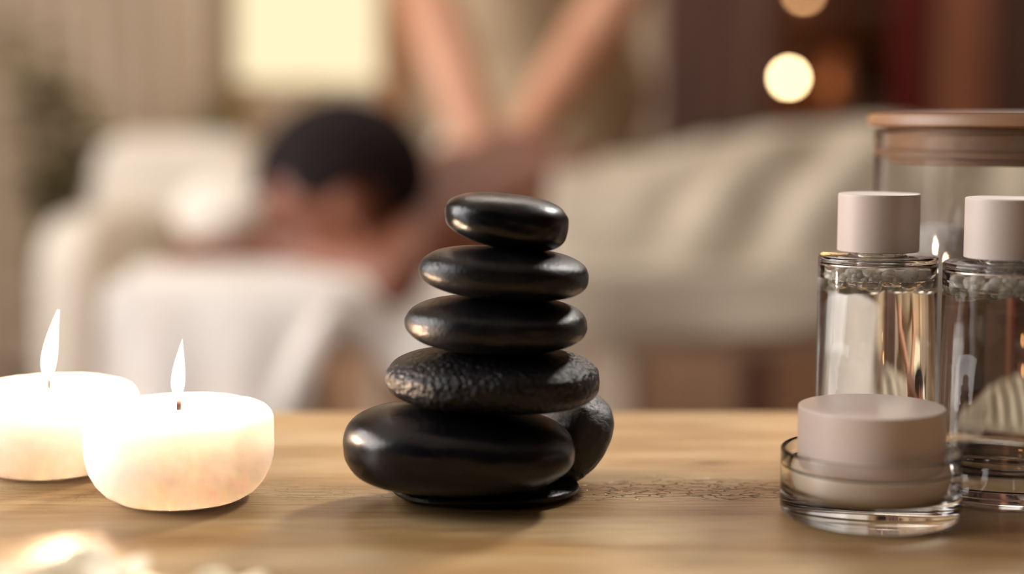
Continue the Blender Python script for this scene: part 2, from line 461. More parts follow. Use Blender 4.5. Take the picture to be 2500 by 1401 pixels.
# ------------------------------------------------------------------ plants
def leaf_bm(bm, base, d, up, L, w):
    d = d.normalized(); s = d.cross(up).normalized(); n = s.cross(d)
    rows = []
    for k, (q, ww) in enumerate(((0, .12), (.25, .8), (.55, 1), (.8, .62), (1, .03))):
        c = base + d * L * q - n * 0.25 * L * q * q
        rows.append((bm.verts.new(c - s * w * ww + n * w * .15), bm.verts.new(c), bm.verts.new(c + s * w * ww + n * w * .15)))
    for a, b_ in zip(rows, rows[1:]):
        bm.faces.new((a[0], a[1], b_[1], b_[0])); bm.faces.new((a[1], a[2], b_[2], b_[1]))


def plant(name, loc, label, height, spread, nst, lm, leaf, pot_h, pot_r, seed, low=0.25, lw=0.3):
    rd = random.Random(seed); t = thing(name, loc, label, 'plant')
    obj('pot', lathe([(0, 0), (pot_r * .72, 0), (pot_r * .8, .01), (pot_r, pot_h), (pot_r * .9, pot_h), (pot_r * .88, pot_h - .02), (0, pot_h - .025)], 40), M['pot'], t, angle=50)
    lb = bmesh.new(); first = True
    for s in range(nst):
        a = rd.uniform(0, 6.28); hh = height * rd.uniform(.65, 1); sp = spread * rd.uniform(.3, 1)
        pts = []
        for q in range(9):
            f = q / 8
            pts.append(Vector((sp * f * f * math.cos(a) + .02 * math.cos(a * 3), sp * f * f * math.sin(a), pot_h - .03 + hh * f)))
        obj('stem', tube(bmesh.new(), pts, [.006 * (1 - .7 * i / 8) for i in range(9)], 6), M['stem'], t)
        for q in range(int(12 + hh * 34)):
            f = rd.uniform(low, 1); i = min(7, int(f * 8)); p = pts[i].lerp(pts[i + 1], f * 8 - i)
            an = rd.uniform(0, 6.28)
            leaf_bm(lb, p, Vector((math.cos(an), math.sin(an), rd.uniform(-.1, .8))), Vector((0, 0, 1)), leaf * rd.uniform(.7, 1.2), leaf * lw * rd.uniform(.8, 1.2))
    obj('foliage', lb, lm, t, kind='stuff')
    return t


pp = P(140, 400, 3.5)
plant('potted_plant', (pp.x, 3.5, 0), 'tall olive-green potted plant standing left of the white armchair', .82, .13, 9, M['leaf'], .085, .32, .14, 3, .1, .36)
pp = P(592, 300, 3.45)
plant('small_plant', (lp.x - .172, 3.45, .70), 'small green plant in a pot beside the base of the lamp', .20, .05, 7, M['leaf'], .045, .08, .042, 5)

# ------------------------------------------------------------------ white armchair behind left
def cushion(bm, x0, x1, y0, y1, z0, z1, puff=0.03, n=12):
    q = bmesh.ops.create_cube(bm, size=2); 
    es = list({e for v in q['verts'] for e in v.link_edges})
    r = bmesh.ops.subdivide_edges(bm, edges=es, cuts=n, use_grid_fill=True)
    vs = {v for f in bm.faces for v in f.verts if v not in bm_old}
    for v in vs:
        x, y, z = v.co
        m = (abs(x) ** 6 + abs(y) ** 6 + abs(z) ** 6) ** (1 / 6)
        x, y, z = x / m, y / m, z / m
        b_ = 1 + 0
        v.co = Vector(((x0 + x1) / 2 + x * (x1 - x0) / 2, (y0 + y1) / 2 + y * (y1 - y0) / 2, (z0 + z1) / 2 + z * (z1 - z0) / 2))


bm_old = set()


def cush(x0, x1, y0, y1, z0, z1):
    bm = bmesh.new(); cushion(bm, x0, x1, y0, y1, z0, z1); return bm


CY = 3.05
c0, c1 = P(215, 400, CY).x, P(640, 400, CY).x
ztop = P(400, 330, CY).z; zarm = P(200, 520, CY - .3).z
t = thing('armchair', ((c0 + c1) / 2, CY, 0), 'white upholstered armchair behind the head end of the massage table', 'armchair')
hw = (c1 - c0) / 2
obj('backrest', cush(-hw, hw, -.02, .14, .25, ztop), M['linen'], t)
obj('seat', cush(-hw, hw, -.45, .05, .22, .46), M['linen'], t)
aL = P(95, 500, CY - .4).x - (c0 + c1) / 2; aR = P(300, 500, CY - .3).x - (c0 + c1) / 2
obj('armrest', cush(aL, aR, -.48, .08, .10, zarm), M['linen'], t)
obj('armrest', cush(hw - .07, hw + .02, -.47, .08, .10, zarm - .06), M['linen'], t)
for sx in (-1, 1):
    for yy in (-.42, .02):
        obj('leg', tube(bmesh.new(), [(sx * (hw + .02), yy, .13), (sx * (hw + .03), yy, 0)], [.018, .013]), M['gold'], t)

# ------------------------------------------------------------------ massage table
MT = 0.685; Y0, Y1 = 1.95, 2.56; X0, X1 = -0.47, 1.42
t = thing('massage_table', (0.4, 2.28, 0), 'massage table dressed in pale linen under the lying man', 'massage table')
def L_(bm):
    for v in bm.verts: v.co -= Vector((0.4, 2.28, 0))
    return bm
obj('mattress', L_(boxm(X0, X1, Y0 + .01, Y1, MT - .065, MT - .001, bevel=.02, seg=4)), M['linen'], t)
obj('frame', L_(boxm(X0 + .02, X1 - .02, Y0 + .04, Y1 - .02, MT - .10, MT - .066, bevel=.004)), M['whiteframe'], t, smooth=False)
la0, la1 = P(735, 800, Y0 + .06), P(830, 1100, Y0 + .06)
obj('leg', L_(tube(bmesh.new(), [(la0.x, Y0 + .06, MT - .1), (la0.x + (la1.x - la0.x) / (la0.z - la1.z) * (MT - .1) * .6, Y0 + .06, .005)], [.017, .017])), M['whiteframe'], t)
lb_ = P(1492, 800, Y0 + .05)
obj('leg', L_(boxm(lb_.x - .028, lb_.x + .028, Y0 + .03, Y0 + .08, 0, MT - .1, bevel=.006)), M['whiteframe'], t, smooth=False)
for xx, yy in ((X1 - .12, Y0 + .06), (-.2, Y1 - .06), (lb_.x, Y1 - .06), (X1 - .12, Y1 - .06)):
    obj('leg', L_(tube(bmesh.new(), [(xx, yy, MT - .1), (xx, yy, .005)], [.017, .017])), M['whiteframe'], t)
obj('crossbar', L_(tube(bmesh.new(), [(X1 - .12, Y0 + .06, .2), (X1 - .12, Y1 - .06, .2)], .012)), M['whiteframe'], t)

# body profile under the sheet (height of back above the mattress, centre line y)
BY = 2.30


def backh(x):
    pts = [(0.02, .112), (.10, .116), (.178, .122), (.29, .148), (.374, .160), (.50, .166), (.66, .15), (.85, .13), (1.1, .09), (1.3, .07), (1.5, .05)]
    if x <= pts[0][0]: return pts[0][1]
    for a, b_ in zip(pts, pts[1:]):
        if x <= b_[0]:
            s = (x - a[0]) / (b_[0] - a[0]); s = s * s * (3 - 2 * s); return a[1] + (b_[1] - a[1]) * s
    return pts[-1][1]


def backw(x): return .215 if x < .6 else .215 - .05 * smoothstep(.6, 1.1, x)


def sheet_top(x, y):
    q = abs(y - BY) / (backw(x) + .06)
    h = backh(x) * (max(0, 1 - q ** 2.6) ** .8 if q < 1 else 0)
    h = max(h, 0)
    fold = .017 * math.sin((x * 1.0 - (y - BY) * .9) * 44) * smoothstep(.1, .3, x) * (1 - smoothstep(.65, .9, x)) * smoothstep(BY - .02, BY - .15, y) * smoothstep(Y0 - .02, Y0 + .06, y)
    nz = .008 * noise.noise(Vector((x * 7, y * 9, 2)))
    return MT + .006 + h + fold + nz + .004


def sheet(u, v):
    x = .035 + .05 * math.sin(v * 3) * (v) + u * (1.40)
    L1, L2 = .075 + .42 * smoothstep(.78, .86, x), .57  # longer hang at the unseen foot end, added to brighten the bottles' refraction
    s = v * (L1 + L2 + .08)
    if s < L1:
        k = 1 - s / L1
        return (x, Y0 - .008 - .010 * math.sin(x * 22) * k - .006 * k, MT + .012 - k * L1 - .012 * math.sin(x * 9) * k)
    if s < L1 + L2:
        y = Y0 + (s - L1); r = s - L1
        z = sheet_top(x, y)
        return (x, y - .004, z - .014 * (1 - min(1, r / .03)) ** 2)
    return (x, Y0 + L2 + .055, MT + .01 - (s - L1 - L2))


o = obj('bed_sheet', grid(170, 120, sheet), M['sheet']); thicken(o, .004)
o['label'] = 'pale oat sheet draped over the lower back and legs of the lying man'; o['category'] = 'sheet'


# towel over the head end, in front
def towel(u, v):
    x = X0 - .012 + u * .41
    top = MT + .002 + .006 * math.exp(-((x + .30) / .16) ** 2) - .012 - .05 * smoothstep(-.22, -.12, x)
    drop = .30 - .262 * smoothstep(-.30, -.20, x + .012 * math.sin(v * 9))
    drop = max(drop, .05)
    s = v * 1.0
    wav = .010 * math.sin(x * 60 + 1.3) + .006 * math.sin(x * 31)
    if s < .55:
        k = 1 - s / .55
        return (x, Y0 - .016 - (.012 + .11 * smoothstep(.18, .30, -x) if x < -.18 else .012) * k ** .8 - wav * k, top - .012 - drop * k)
    q = (s - .55) / .45
    return (x, Y0 - .014 + q * .17, top - .012 * (1 - min(1, q / .15)) ** 2 + .006 * math.sin(q * 5 + x * 8))


o = obj('bath_towel', grid(110, 70, towel), M['towel']); thicken(o, .008)
o['label'] = 'bright white towel hanging over the near head end of the massage table'; o['category'] = 'towel'


# bolster at the left end, on the table
bm = bmesh.new()
def bol(u, v):
    a = u * 2 * math.pi; y = Y0 + .20 + v * .40
    e = (1 - abs(2 * v - 1) ** 5) ** .5
    return (X0 + .10 + .095 * e * math.cos(a), y, MT + .058 + .058 * e * math.sin(a))
o = obj('bolster', grid(36, 24, bol), M['linen']); o['label'] = 'white bolster cushion at the head end of the massage table, left of the man'; o['category'] = 'cushion'

# ------------------------------------------------------------------ people
def chain(bm, pts, rads):
    for (a, ra), (b_, rb) in zip(zip(pts, rads), list(zip(pts, rads))[1:]):
        capsule(bm, a, ra, b_, rb, 14)


def hand(bm, wrist, d, pn, thumb, curl=.25, sc=1.0):
    """d towards the fingertips, pn out of the palm, thumb +-1 picks the thumb's side"""
    d = Vector(d).normalized(); pn = Vector(pn); pn = (pn - d * pn.dot(d)).normalized(); s = d.cross(pn) * thumb
    w = Vector(wrist)
    for k in (-1.5, -.5, .5, 1.5):
        capsule(bm, w + s * k * .011 * sc, .013 * sc, w + d * .085 * sc + s * k * .019 * sc, .0105 * sc, 10)
    for k, L in ((1.5, .070), (.5, .080), (-.5, .074), (-1.5, .058)):
        p = w + d * .085 * sc + s * k * .0205 * sc; dd = (d + s * k * .06).normalized(); L *= sc
        pts = [p]; ang = curl * .6
        for q, fr in enumerate((.45, .30, .25)):
            v = dd * math.cos(ang) + pn * math.sin(ang); pts.append(pts[-1] + v * L * fr); ang += curl
        chain(bm, pts, [.0095 * sc, .0088 * sc, .008 * sc, .007 * sc])
    p = w + d * .02 * sc + s * .020 * sc
    q1 = p + (d * .6 + s * .75 + pn * .2).normalized() * .045 * sc
    q2 = q1 + (d * .9 + s * .35 + pn * .2).normalized() * .032 * sc
    q3 = q2 + (d * 1 + s * .1 + pn * .25).normalized() * .024 * sc
    chain(bm, [p, q1, q2, q3], [.015 * sc, .012 * sc, .0105 * sc, .008 * sc])


def head(bm, c, face, crown, sc=1.0):
    """skull, jaw, nose, lips, brow and ears; returns the frame"""
    f = Vector(face).normalized(); u = Vector(crown); u = (u - f * u.dot(f)).normalized(); s = f.cross(u)
    c = Vector(c); rot = Matrix((s, f, u)).transposed()
    T = lambda x, y, z: c + (s * x + f * y + u * z) * sc
    ball(bm, T(0, -.012, .022), (.076 * sc, .094 * sc, .088 * sc), 4, rot)
    ball(bm, T(0, .030, -.045), (.058 * sc, .058 * sc, .070 * sc), 3, rot)
    ball(bm, T(0, .050, -.088), (.030 * sc, .030 * sc, .026 * sc), 3, rot)
    for q in (-1, 1):
        ball(bm, T(q * .036, .060, -.022), (.022 * sc, .018 * sc, .018 * sc), 3, rot)
        ball(bm, T(q * .030, .072, .028), (.026 * sc, .012 * sc, .009 * sc), 3, rot)
        ball(bm, T(q * .031, .068, .008), (.014 * sc, .014 * sc, .011 * sc), 3, rot)
        ball(bm, T(q * .080, -.008, -.006), (.010 * sc, .020 * sc, .032 * sc), 3, rot)
        ball(bm, T(q * .082, -.002, -.030), (.008 * sc, .010 * sc, .011 * sc), 3, rot)
    capsule(bm, T(0, .080, .018), .008 * sc, T(0, .104, -.022), .012 * sc, 10)
    ball(bm, T(0, .088, -.052), (.024 * sc, .010 * sc, .006 * sc), 3, rot)
    ball(bm, T(0, .086, -.062), (.021 * sc, .010 * sc, .007 * sc), 3, rot)
    return T, rot


# --- the lying man
bm = bmesh.new()
HC = P(843, 512, 2.13)
T, rot = head(bm, HC, (-.80, -.10, -.62), (-.60, 0, .80), 1.14)
sh_n = P(1010, 600, 2.12)            # near shoulder
sh_f = Vector((sh_n.x + .05, 2.47, MT + .10))
neck0 = T(0, -.035, -.05); neck1 = Vector((.00, 2.27, MT + .105))
capsule(bm, neck0, .060, neck1, .070)
# torso
for (x, w, h, z) in ((.02, .175, .052, .054), (.12, .165, .050, .052), (.24, .150, .050, .052), (.36, .150, .055, .058), (.48, .165, .072, .072), (.56, .150, .070, .070)):
    ball(bm, (x, 2.30, MT + z), (.12, w, h), 3)
chain(bm, [(-.01, 2.30, MT + .06), (.50, 2.30, MT + .07)], [.045, .05])
chain(bm, [sh_n, (.06, 2.25, MT + .08)], [.060, .075]); chain(bm, [sh_f, (.06, 2.36, MT + .08)], [.055, .075])
# near arm: shoulder -> elbow (towards the camera) -> forearm under the forehead
el = P(970, 690, 1.99); wr = P(700, 618, 2.10)
chain(bm, [sh_n, sh_n.lerp(el, .5), el], [.056, .050, .042])
chain(bm, [el, el.lerp(wr, .4), wr], [.042, .041, .028])
hand(bm, wr, (-.95, .1, .05), (0, .2, -1), -1, .18)
# far arm
el2 = Vector((-.10, 2.50, MT + .05)); wr2 = Vector((-.33, 2.36, MT + .05))
chain(bm, [sh_f, el2], [.052, .042]); chain(bm, [el2, wr2], [.042, .028])
hand(bm, wr2, (-.8, -.4, 0), (0, .1, -1), 1, .18)
# legs under the sheet
for q in (-1, 1):
    yy = 2.30 + q * .095
    chain(bm, [(.50, yy, MT + .075), (.92, yy, MT + .065), (1.30, yy + q * .01, MT + .045)], [.072, .055, .036])
    chain(bm, [(1.30, yy, MT + .045), (1.36, yy, MT + .03)], [.034, .024])
me = fuse(bm, .0055, 5)
man = obj('person', me, M['skin_dark'])
man['label'] = 'man lying face down on the massage table, head on folded arms, bare back'; man['category'] = 'person'
# hair
hb = bmesh.new()
HR = Matrix((T(1, 0, 0) - T(0, 0, 0), T(0, 1, 0) - T(0, 0, 0), T(0, 0, 1) - T(0, 0, 0))).transposed()
q = bmesh.ops.create_icosphere(hb, subdivisions=5, radius=1)
kill = []
for v in q['verts']:
    x, y, z = v.co
    front = y > .50 + .25 * (z > .6) * 0 and z < .62
    low = z < -.55 - .25 * (-y)  # nape reaches lower than temples
    side = (y > .30 and z < .12) or (y > -.25 and z < -.05)
    if (y > .45 and z < .55) or side or z < -.80: kill.append(v)
    k = 1.0 + .03 * noise.noise(v.co * 9)
    v.co = T(0, -.014, .024) + HR @ Vector((x * .0805 * k, y * .099 * k, z * .0945 * k))
bmesh.ops.delete(hb, geom=kill, context='VERTS')
ho = obj('hair', hb, M['hair'], man); thicken(ho, .006, 1); ho['label'] = 'short black hair'

# --- the masseuse
bm = bmesh.new()
MX = 0.055; MY = 2.86
hip = Vector((MX, MY + .02, .93)); chest = Vector((MX, MY - .13, 1.28))
ball(bm, hip, (.165, .11, .11), 3); ball(bm, (MX, MY - .04, 1.06), (.130, .095, .13), 3)
ball(bm, chest, (.155, .105, .15), 3)
SL, SR_ = Vector((MX - .165, MY - .18, 1.37)), Vector((MX + .165, MY - .18, 1.37))
chain(bm, [SL, (MX, MY - .17, 1.40), SR_], [.05, .065, .05])
capsule(bm, (MX, MY - .18, 1.40), .052, (MX, MY - .25, 1.50), .047)
T2, rot2 = head(bm, (MX, MY - .31, 1.585), (0, -.75, -.62), (0, -.55, .82), .96)
WL = P(1175, 365, 2.34); WR = P(1275, 345, 2.36)
EL = P(1030, -40, 2.52); ER = P(1530, -40, 2.54)
for Sh, E, Wr in ((SL, EL, WL), (SR_, ER, WR)):
    chain(bm, [Sh, Sh.lerp(E, .5), E], [.048, .044, .038])
    chain(bm, [E, E.lerp(Wr, .3), E.lerp(Wr, .75), Wr], [.043, .046, .038, .030])
hand(bm, WL, (.25, -.85, -.42), (.1, 0, -1), -1, .12, .95)
hand(bm, WR + Vector((-.0, 0, .006)), (-.35, -.85, -.42), (-.1, 0, -1), 1, .12, .95)
for q in (-1, 1):
    chain(bm, [(MX + q * .09, MY + .02, .90), (MX + q * .10, MY + .02, .50), (MX + q * .10, MY + .06, .09)], [.090, .058, .040])
    chain(bm, [(MX + q * .10, MY + .07, .045), (MX + q * .11, MY - .12, .03)], [.040, .030])
me = fuse(bm, .0055, 5)
wo = obj('person', me, M['skin_light'])
wo['label'] = 'masseuse in a beige tunic leaning in with both bare arms pressing down on the man'; wo['category'] = 'person'
# tunic: sleeveless body shell
bm = bmesh.new()
ball(bm, hip + Vector((0, 0, -.02)), (.195, .140, .16), 3); ball(bm, (MX, MY - .04, 1.06), (.165, .125, .16), 3)
ball(bm, chest, (.178, .128, .165), 3)
chain(bm, [SL, (MX, MY - .17, 1.385), SR_], [.064, .070, .064])
chain(bm, [SL, SL.lerp(EL, .35)], [.062, .058]); chain(bm, [SR_, SR_.lerp(ER, .35)], [.062, .058])
capsule(bm, hip, .17, hip + Vector((0, .0, -.22)), .19)
me = fuse(bm, .01, 8); obj('tunic', me, M['tunic'], wo)
bm = bmesh.new()
for q in (-1, 1):
    chain(bm, [(MX + q * .09, MY + .02, .80), (MX + q * .10, MY + .02, .50), (MX + q * .10, MY + .06, .10)], [.105, .078, .068])
me = fuse(bm, .01, 6); obj('trousers', me, M['linen'], wo)
hb = bmesh.new(); q = bmesh.ops.create_icosphere(hb, subdivisions=4, radius=1); kill = []
HR = Matrix((T2(1, 0, 0) - T2(0, 0, 0), T2(0, 1, 0) - T2(0, 0, 0), T2(0, 0, 1) - T2(0, 0, 0))).transposed()
for v in q['verts']:
    x, y, z = v.co
    if (y > .35 and z < .5) or (y > 0 and z < 0) or z < -.75: kill.append(v)
    v.co = T2(0, -.014, .024) + HR @ Vector((x * .084, y * .103, z * .098))
bmesh.ops.delete(hb, geom=kill, context='VERTS')
ball(hb, T2(0, -.13, .05), .04, 3)
ho = obj('hair', hb, M['hair_brown'], wo); thicken(ho, .006, 1)

# ------------------------------------------------------------------ shelf behind on the right, with lights and vases
SY = 3.45
sx0, sx1 = P(1850, 100, SY).x, P(2236, 100, SY).x
sz = P(1925, 262, SY).z
t = thing('open_shelf', ((sx0 + sx1) / 2, SY, 0), 'dark wooden open shelf unit behind the sheet-covered legs', 'shelf')
w = (sx1 - sx0) / 2
for xx in (-w, w):
    obj('side_panel', boxm(xx - .012, xx + .012, -.14, .14, 0, 1.9, bevel=.002), M['panel'], t, smooth=False)
for zz in (.1, .5, sz - .02, sz + .21, sz + .50, 1.86):
    obj('shelf_board', boxm(-w + .013, w - .013, -.14, .13, zz - .02, zz, bevel=.002), M['panel'], t, smooth=False)
for k_ in (0, 1):
    dd = obj('door', boxm(-w + .014 + k_ * (w - .013), -.001 + k_ * (w - .013), -.158, -.142, .06, sz - .16, bevel=.002), M['low'], t, smooth=False)
    kb = bmesh.new(); ball(kb, ((-.03, .03)[k_], -.163, .5), .010, 2); obj('knob', kb, M['brass'], dd)
obj('back_panel', boxm(-w, w, .131, .139, 0, 1.9), M['panel'], t, smooth=False)


def lantern(px, py, base, mt, label):
    c = P(px, py, SY - .06)
    t = thing('lantern', (c.x, c.y, base), label, 'lamp', 'small lights on the shelf')
    h = c.z - base
    obj('holder', lathe([(0, 0), (.030, 0), (.032, .004), (.032, .012), (.010, .016), (.009, h - .012), (0, h - .012)], 28), M['brass'], t, angle=50)
    bm = bmesh.new(); ball(bm, (0, 0, h), .0088, 3)
    obj('bulb', bm, mt, t)
    pl = bpy.data.lights.new('bulb_light', 'POINT'); pl.energy = .5; pl.color = (1.0, 0.45, 0.16); pl.shadow_soft_size = .01
    po = bpy.data.objects.new('bulb_light', pl); COL.objects.link(po); po.parent = t; po.location = (0, -.03, h + .01)
    return t


lantern(1926, 190, sz - .02, M['bulb'], 'brightest small round light on the dark shelf, right of the tunic')
lantern(1962, -14, sz + .21, M['bulbdim'], 'dimmer round light at the top edge of the photo, above the brightest one')
def vase(x, y, z, prof, m, name, label):
    o = obj(name, lathe(prof, 32), m); o.location = (x, y, z); o['label'] = label; o['category'] = 'vase'; return o


p = P(2055, 150, SY - .03)
vase(p.x, p.y, sz - .02, [(0, 0), (.030, 0), (.046, .04), (.040, .09), (.020, .12), (.024, .135), (.018, .135), (0, .128)], M['amber'], 'vase', 'small brown vase on the shelf right of the brightest light')
p = P(2130, 200, SY - .03)
plant('shelf_plant', (p.x, p.y, sz - .02), 'small dark green plant on the shelf beside the hanging red cloth', .12, .05, 6, M['leafdark'], .045, .05, .028, 9, 0, .4)
c0, c1 = P(2185, 100, SY - .17).x, P(2262, 100, SY - .17).x
o = obj('red_cloth', grid(30, 20, lambda u, v: (c0 + (c1 - c0) * u, SY - .165 + .01 * math.sin(u * 16) * v, 1.45 - v * .62)), M['red']); thicken(o, .004)
o['label'] = 'dark red cloth hanging at the right side of the shelf'; o['category'] = 'cloth'

# ------------------------------------------------------------------ front wooden table
TY1 = 0.769
t = thing('wooden_table', (0, 0, TT), 'light oak table in the foreground carrying candles, stones and glassware', 'table')
bm = boxm(-.95, .95, .18, TY1, -.032, 0, bevel=.0035, seg=3)
obj('tabletop', bm, M['oak'], t, angle=40)
for xx in (-.88, .88):
    for yy in (.25, TY1 - .07):
        obj('leg', boxm(xx - .025, xx + .025, yy - .025, yy + .025, -TT, -.0325, bevel=.003), M['oakleg'], t, smooth=False)
obj('apron', boxm(-.85, .85, TY1 - .075, TY1 - .055, -.10, -.0325), M['oakleg'], t, smooth=False)
obj('apron', boxm(-.85, .85, .235, .255, -.10, -.0325), M['oakleg'], t, smooth=False)


# ------------------------------------------------------------------ stones
def stone_mesh(a, b_, c, seed, n=2.25, m=2.6, egg=0.0, thick=0.0, lump=.03, sub=6):
    bm = bmesh.new(); q = bmesh.ops.create_icosphere(bm, subdivisions=sub, radius=1)
    off = Vector((seed * 3.1, seed * 1.7, seed * .9))
    for v in q['verts']:
        d = v.co.normalized()
        x, y, z = d.x, d.y, d.z
        pl = (abs(x) ** n + abs(y) ** n) ** (1 / n)
        r = (pl ** m + abs(z) ** m) ** (-1 / m)
        k = 1 + lump * noise.noise(d * 1.3 + off) + lump * .25 * noise.noise(d * 4 + off)
        x, y, z = x * r * k, y * r * k, z * r * k
        z *= 1 + thick * x
        y *= 1 + egg * x
        v.co = Vector((x * a, y * b_, z * c))
    return bm


def settle(bm, rot, x, y, below, sink=0.0007):
    """rotate, place at x,y and lower until it touches what is below (or the table)"""
    for v in bm.verts: v.co = rot @ v.co
    bmesh.ops.recalc_face_normals(bm, faces=bm.faces); bm.normal_update()
    zmin = min(v.co.z for v in bm.verts)
    best = TT - zmin
    for other in below:
        tb = BVHTree.FromPolygons(other[0], other[1])
        for v in bm.verts:
            if v.normal.z < 0:
                h = tb.ray_cast(Vector((v.co.x + x, v.co.y + y, 3)), Vector((0, 0, -1)))
                if h[0] is not None: best = max(best, h[0].z - v.co.z)
    z = best - sink
    return Vector((x, y, z))


def solid(bm, loc):
    bm.verts.index_update()
    return ([v.co + loc for v in bm.verts], [[v.index for v in f.verts] for f in bm.faces])


M['stone_smooth'] = stone_mat('basalt_smooth', (0.0026, 0.0025, 0.0040, 1), 0.27, .35, 500, .0003)
M['stone_matt'] = stone_mat('basalt_matt', (0.0045, 0.0042, 0.0055, 1), 0.32, .7, 900, .0004)
M['stone_rough'] = stone_mat('basalt_leathery', (0.005, 0.0046, 0.0058, 1), 0.31, 1.0, 480, .0016)
M['stone_grey'] = stone_mat('basalt_grey', (0.060, 0.058, 0.054, 1), 0.50, 1.0, 200, .0012)


def rotm(roll, pitch=0, yaw=0):
    return (Matrix.Rotation(R(yaw), 3, 'Z') @ Matrix.Rotation(R(-roll), 3, 'Y') @ Matrix.Rotation(R(pitch), 3, 'X'))


spec = [
    # key, px centre, Y, a, b, c, roll, pitch, seed, mat, label, egg, thick
    ('s0', 1188, .600, .0345, .029, .0036, 0, 0, 1, 'stone_matt', 'flat black stone at the very bottom of the stack, lying on the table', .0, .0),
    ('s1', 1120, .584, .0415, .035, .0150, -2, 0, 2, 'stone_smooth', 'largest black stone of the stack, long and thick, jutting out to the left', .02, -.10),
    ('s2', 1202, .590, .0388, .036, .0108, -1.5, 0, 3, 'stone_rough', 'black stone with leathery pitted skin, second of the five stacked up', .0, .06),
    ('s3', 1214, .590, .0330, .031, .0098, -1.5, 0, 4, 'stone_matt', 'black stone in the middle of the stack with a white gleam at its right end', .0, .0),
    ('s4', 1230, .590, .0307, .029, .0092, -4, 0, 5, 'stone_matt', 'dull black stone directly beneath the topmost one', .0, .0),
    ('s5', 1237, .590, .0226, .022, .0098, -9, 0, 6, 'stone_smooth', 'smallest shiny black stone on top of the stack, tilted to the right', .0, .10),
]
placed = []
for key, pxc, Y, a, b_, c, roll, pitch, seed, mt, label, egg, th in spec:
    bm = stone_mesh(a, b_, c, seed, egg=egg, thick=th)
    x = P(pxc, 900, Y).x
    loc = settle(bm, rotm(roll, pitch), x, Y, placed[-1:])
    placed.append(solid(bm, loc))
    o = obj('stone', bm, M[mt]); o.location = loc
    o['label'] = label; o['category'] = 'stone'; o['group'] = 'black massage stones'
# grey leaning stone behind the base, with a crack
bm = stone_mesh(.0185, .024, .0118, 9, lump=.05)
for v in bm.verts:     # cracked notch
    d = v.co
    q = d.x * .8 + d.y * -.2 + .004 + .0012 * noise.noise(d * 300)
    if abs(q) < .0006 and d.y < 0: v.co = d * .965
cx = P(1392, 1085, .622)
loc = settle(bm, rotm(58, 0, 12), cx.x, .622, [])
o = obj('stone', bm, M['stone_grey']); o.location = loc
o['label'] = 'greyish cracked stone leaning at the right behind the base of the stack'; o['category'] = 'stone'; o['group'] = 'black massage stones'


# ------------------------------------------------------------------ candles
def candle(px, Y, r, h, label, lean, fh):
    c = P(px, 1000, Y)
    t = thing('candle', (c.x, Y, TT), label, 'candle', 'lit white candles')
    prof = [(0, 0)] + [(r * .60, 0), (r * .68, .0006)] + [(r * q, z) for q, z in ((.80, .0030), (.89, .0065), (.955, .0105), (.99, .0150), (1.0, .0185))]
    prof += [(r, h - .0065)] + arc(r - .0055, h - .0060, .0055, 10, 80, 6) + [(r * .75, h + .0003), (r * .5, h - .0008), (r * .2, h - .0016), (0, h - .0018)]
    bm = lathe(prof, 96)
    for v in bm.verts: v.co.z += .0004 * noise.noise(v.co * 90) if v.co.z > .01 else 0
    obj('wax_body', bm, M['wax'], t)
    obj('wick', tube(bmesh.new(), [(0, 0, h - .003), (0, 0, h + .001), (.0004, 0, h + .0035)], [.0009, .0009, .0007], 8), M['wick'], t)
    # flame: teardrop that leans
    bm = bmesh.new(); rings = []; z0 = h + .0030; N = 22
    rr = []
    for k in range(N + 1):
        s = k / N
        w = (.0028 + .03 * (fh - .0215)) * (math.sin(math.pi * min(1, s * 1.0) ** .62) ** .9) * (1 - .25 * s) if 0 < s < 1 else 0
        rr.append((Vector((lean * s ** 1.6 - .0004, 0, z0 + fh * s)), w))
    prev = None; n = 16
    for p, w in rr:
        if w < 1e-5: ring = [bm.verts.new(p)]
        else: ring = [bm.verts.new(p + Vector((w * math.cos(2 * math.pi * i / n), w * math.sin(2 * math.pi * i / n), 0))) for i in range(n)]
        if prev:
            for i in range(n):
                j = (i + 1) % n
                if len(prev) == 1: bm.faces.new((prev[0], ring[i], ring[j]))
                elif len(ring) == 1: bm.faces.new((prev[i], prev[j], ring[0]))
                else: bm.faces.new((prev[i], prev[j], ring[j], ring[i]))
        prev = ring
    obj('flame', bm, M['flame'], t)
    pl = bpy.data.lights.new('flame_light', 'POINT'); pl.energy = 0.66; pl.color = (1.0, 0.68, 0.43); pl.shadow_soft_size = .003
    po = bpy.data.objects.new('flame_light', pl); COL.objects.link(po); po.parent = t; po.location = (lean * .3, 0, h + .4 * fh)
    return t


candle(437, .594, .0345, .0345, 'nearer lit white candle, standing between the other candle and the stones', .0022, .0215)
candle(122, .642, .0345, .0340, 'farther lit white candle, cut by the left edge of the photo', .0050, .0270)


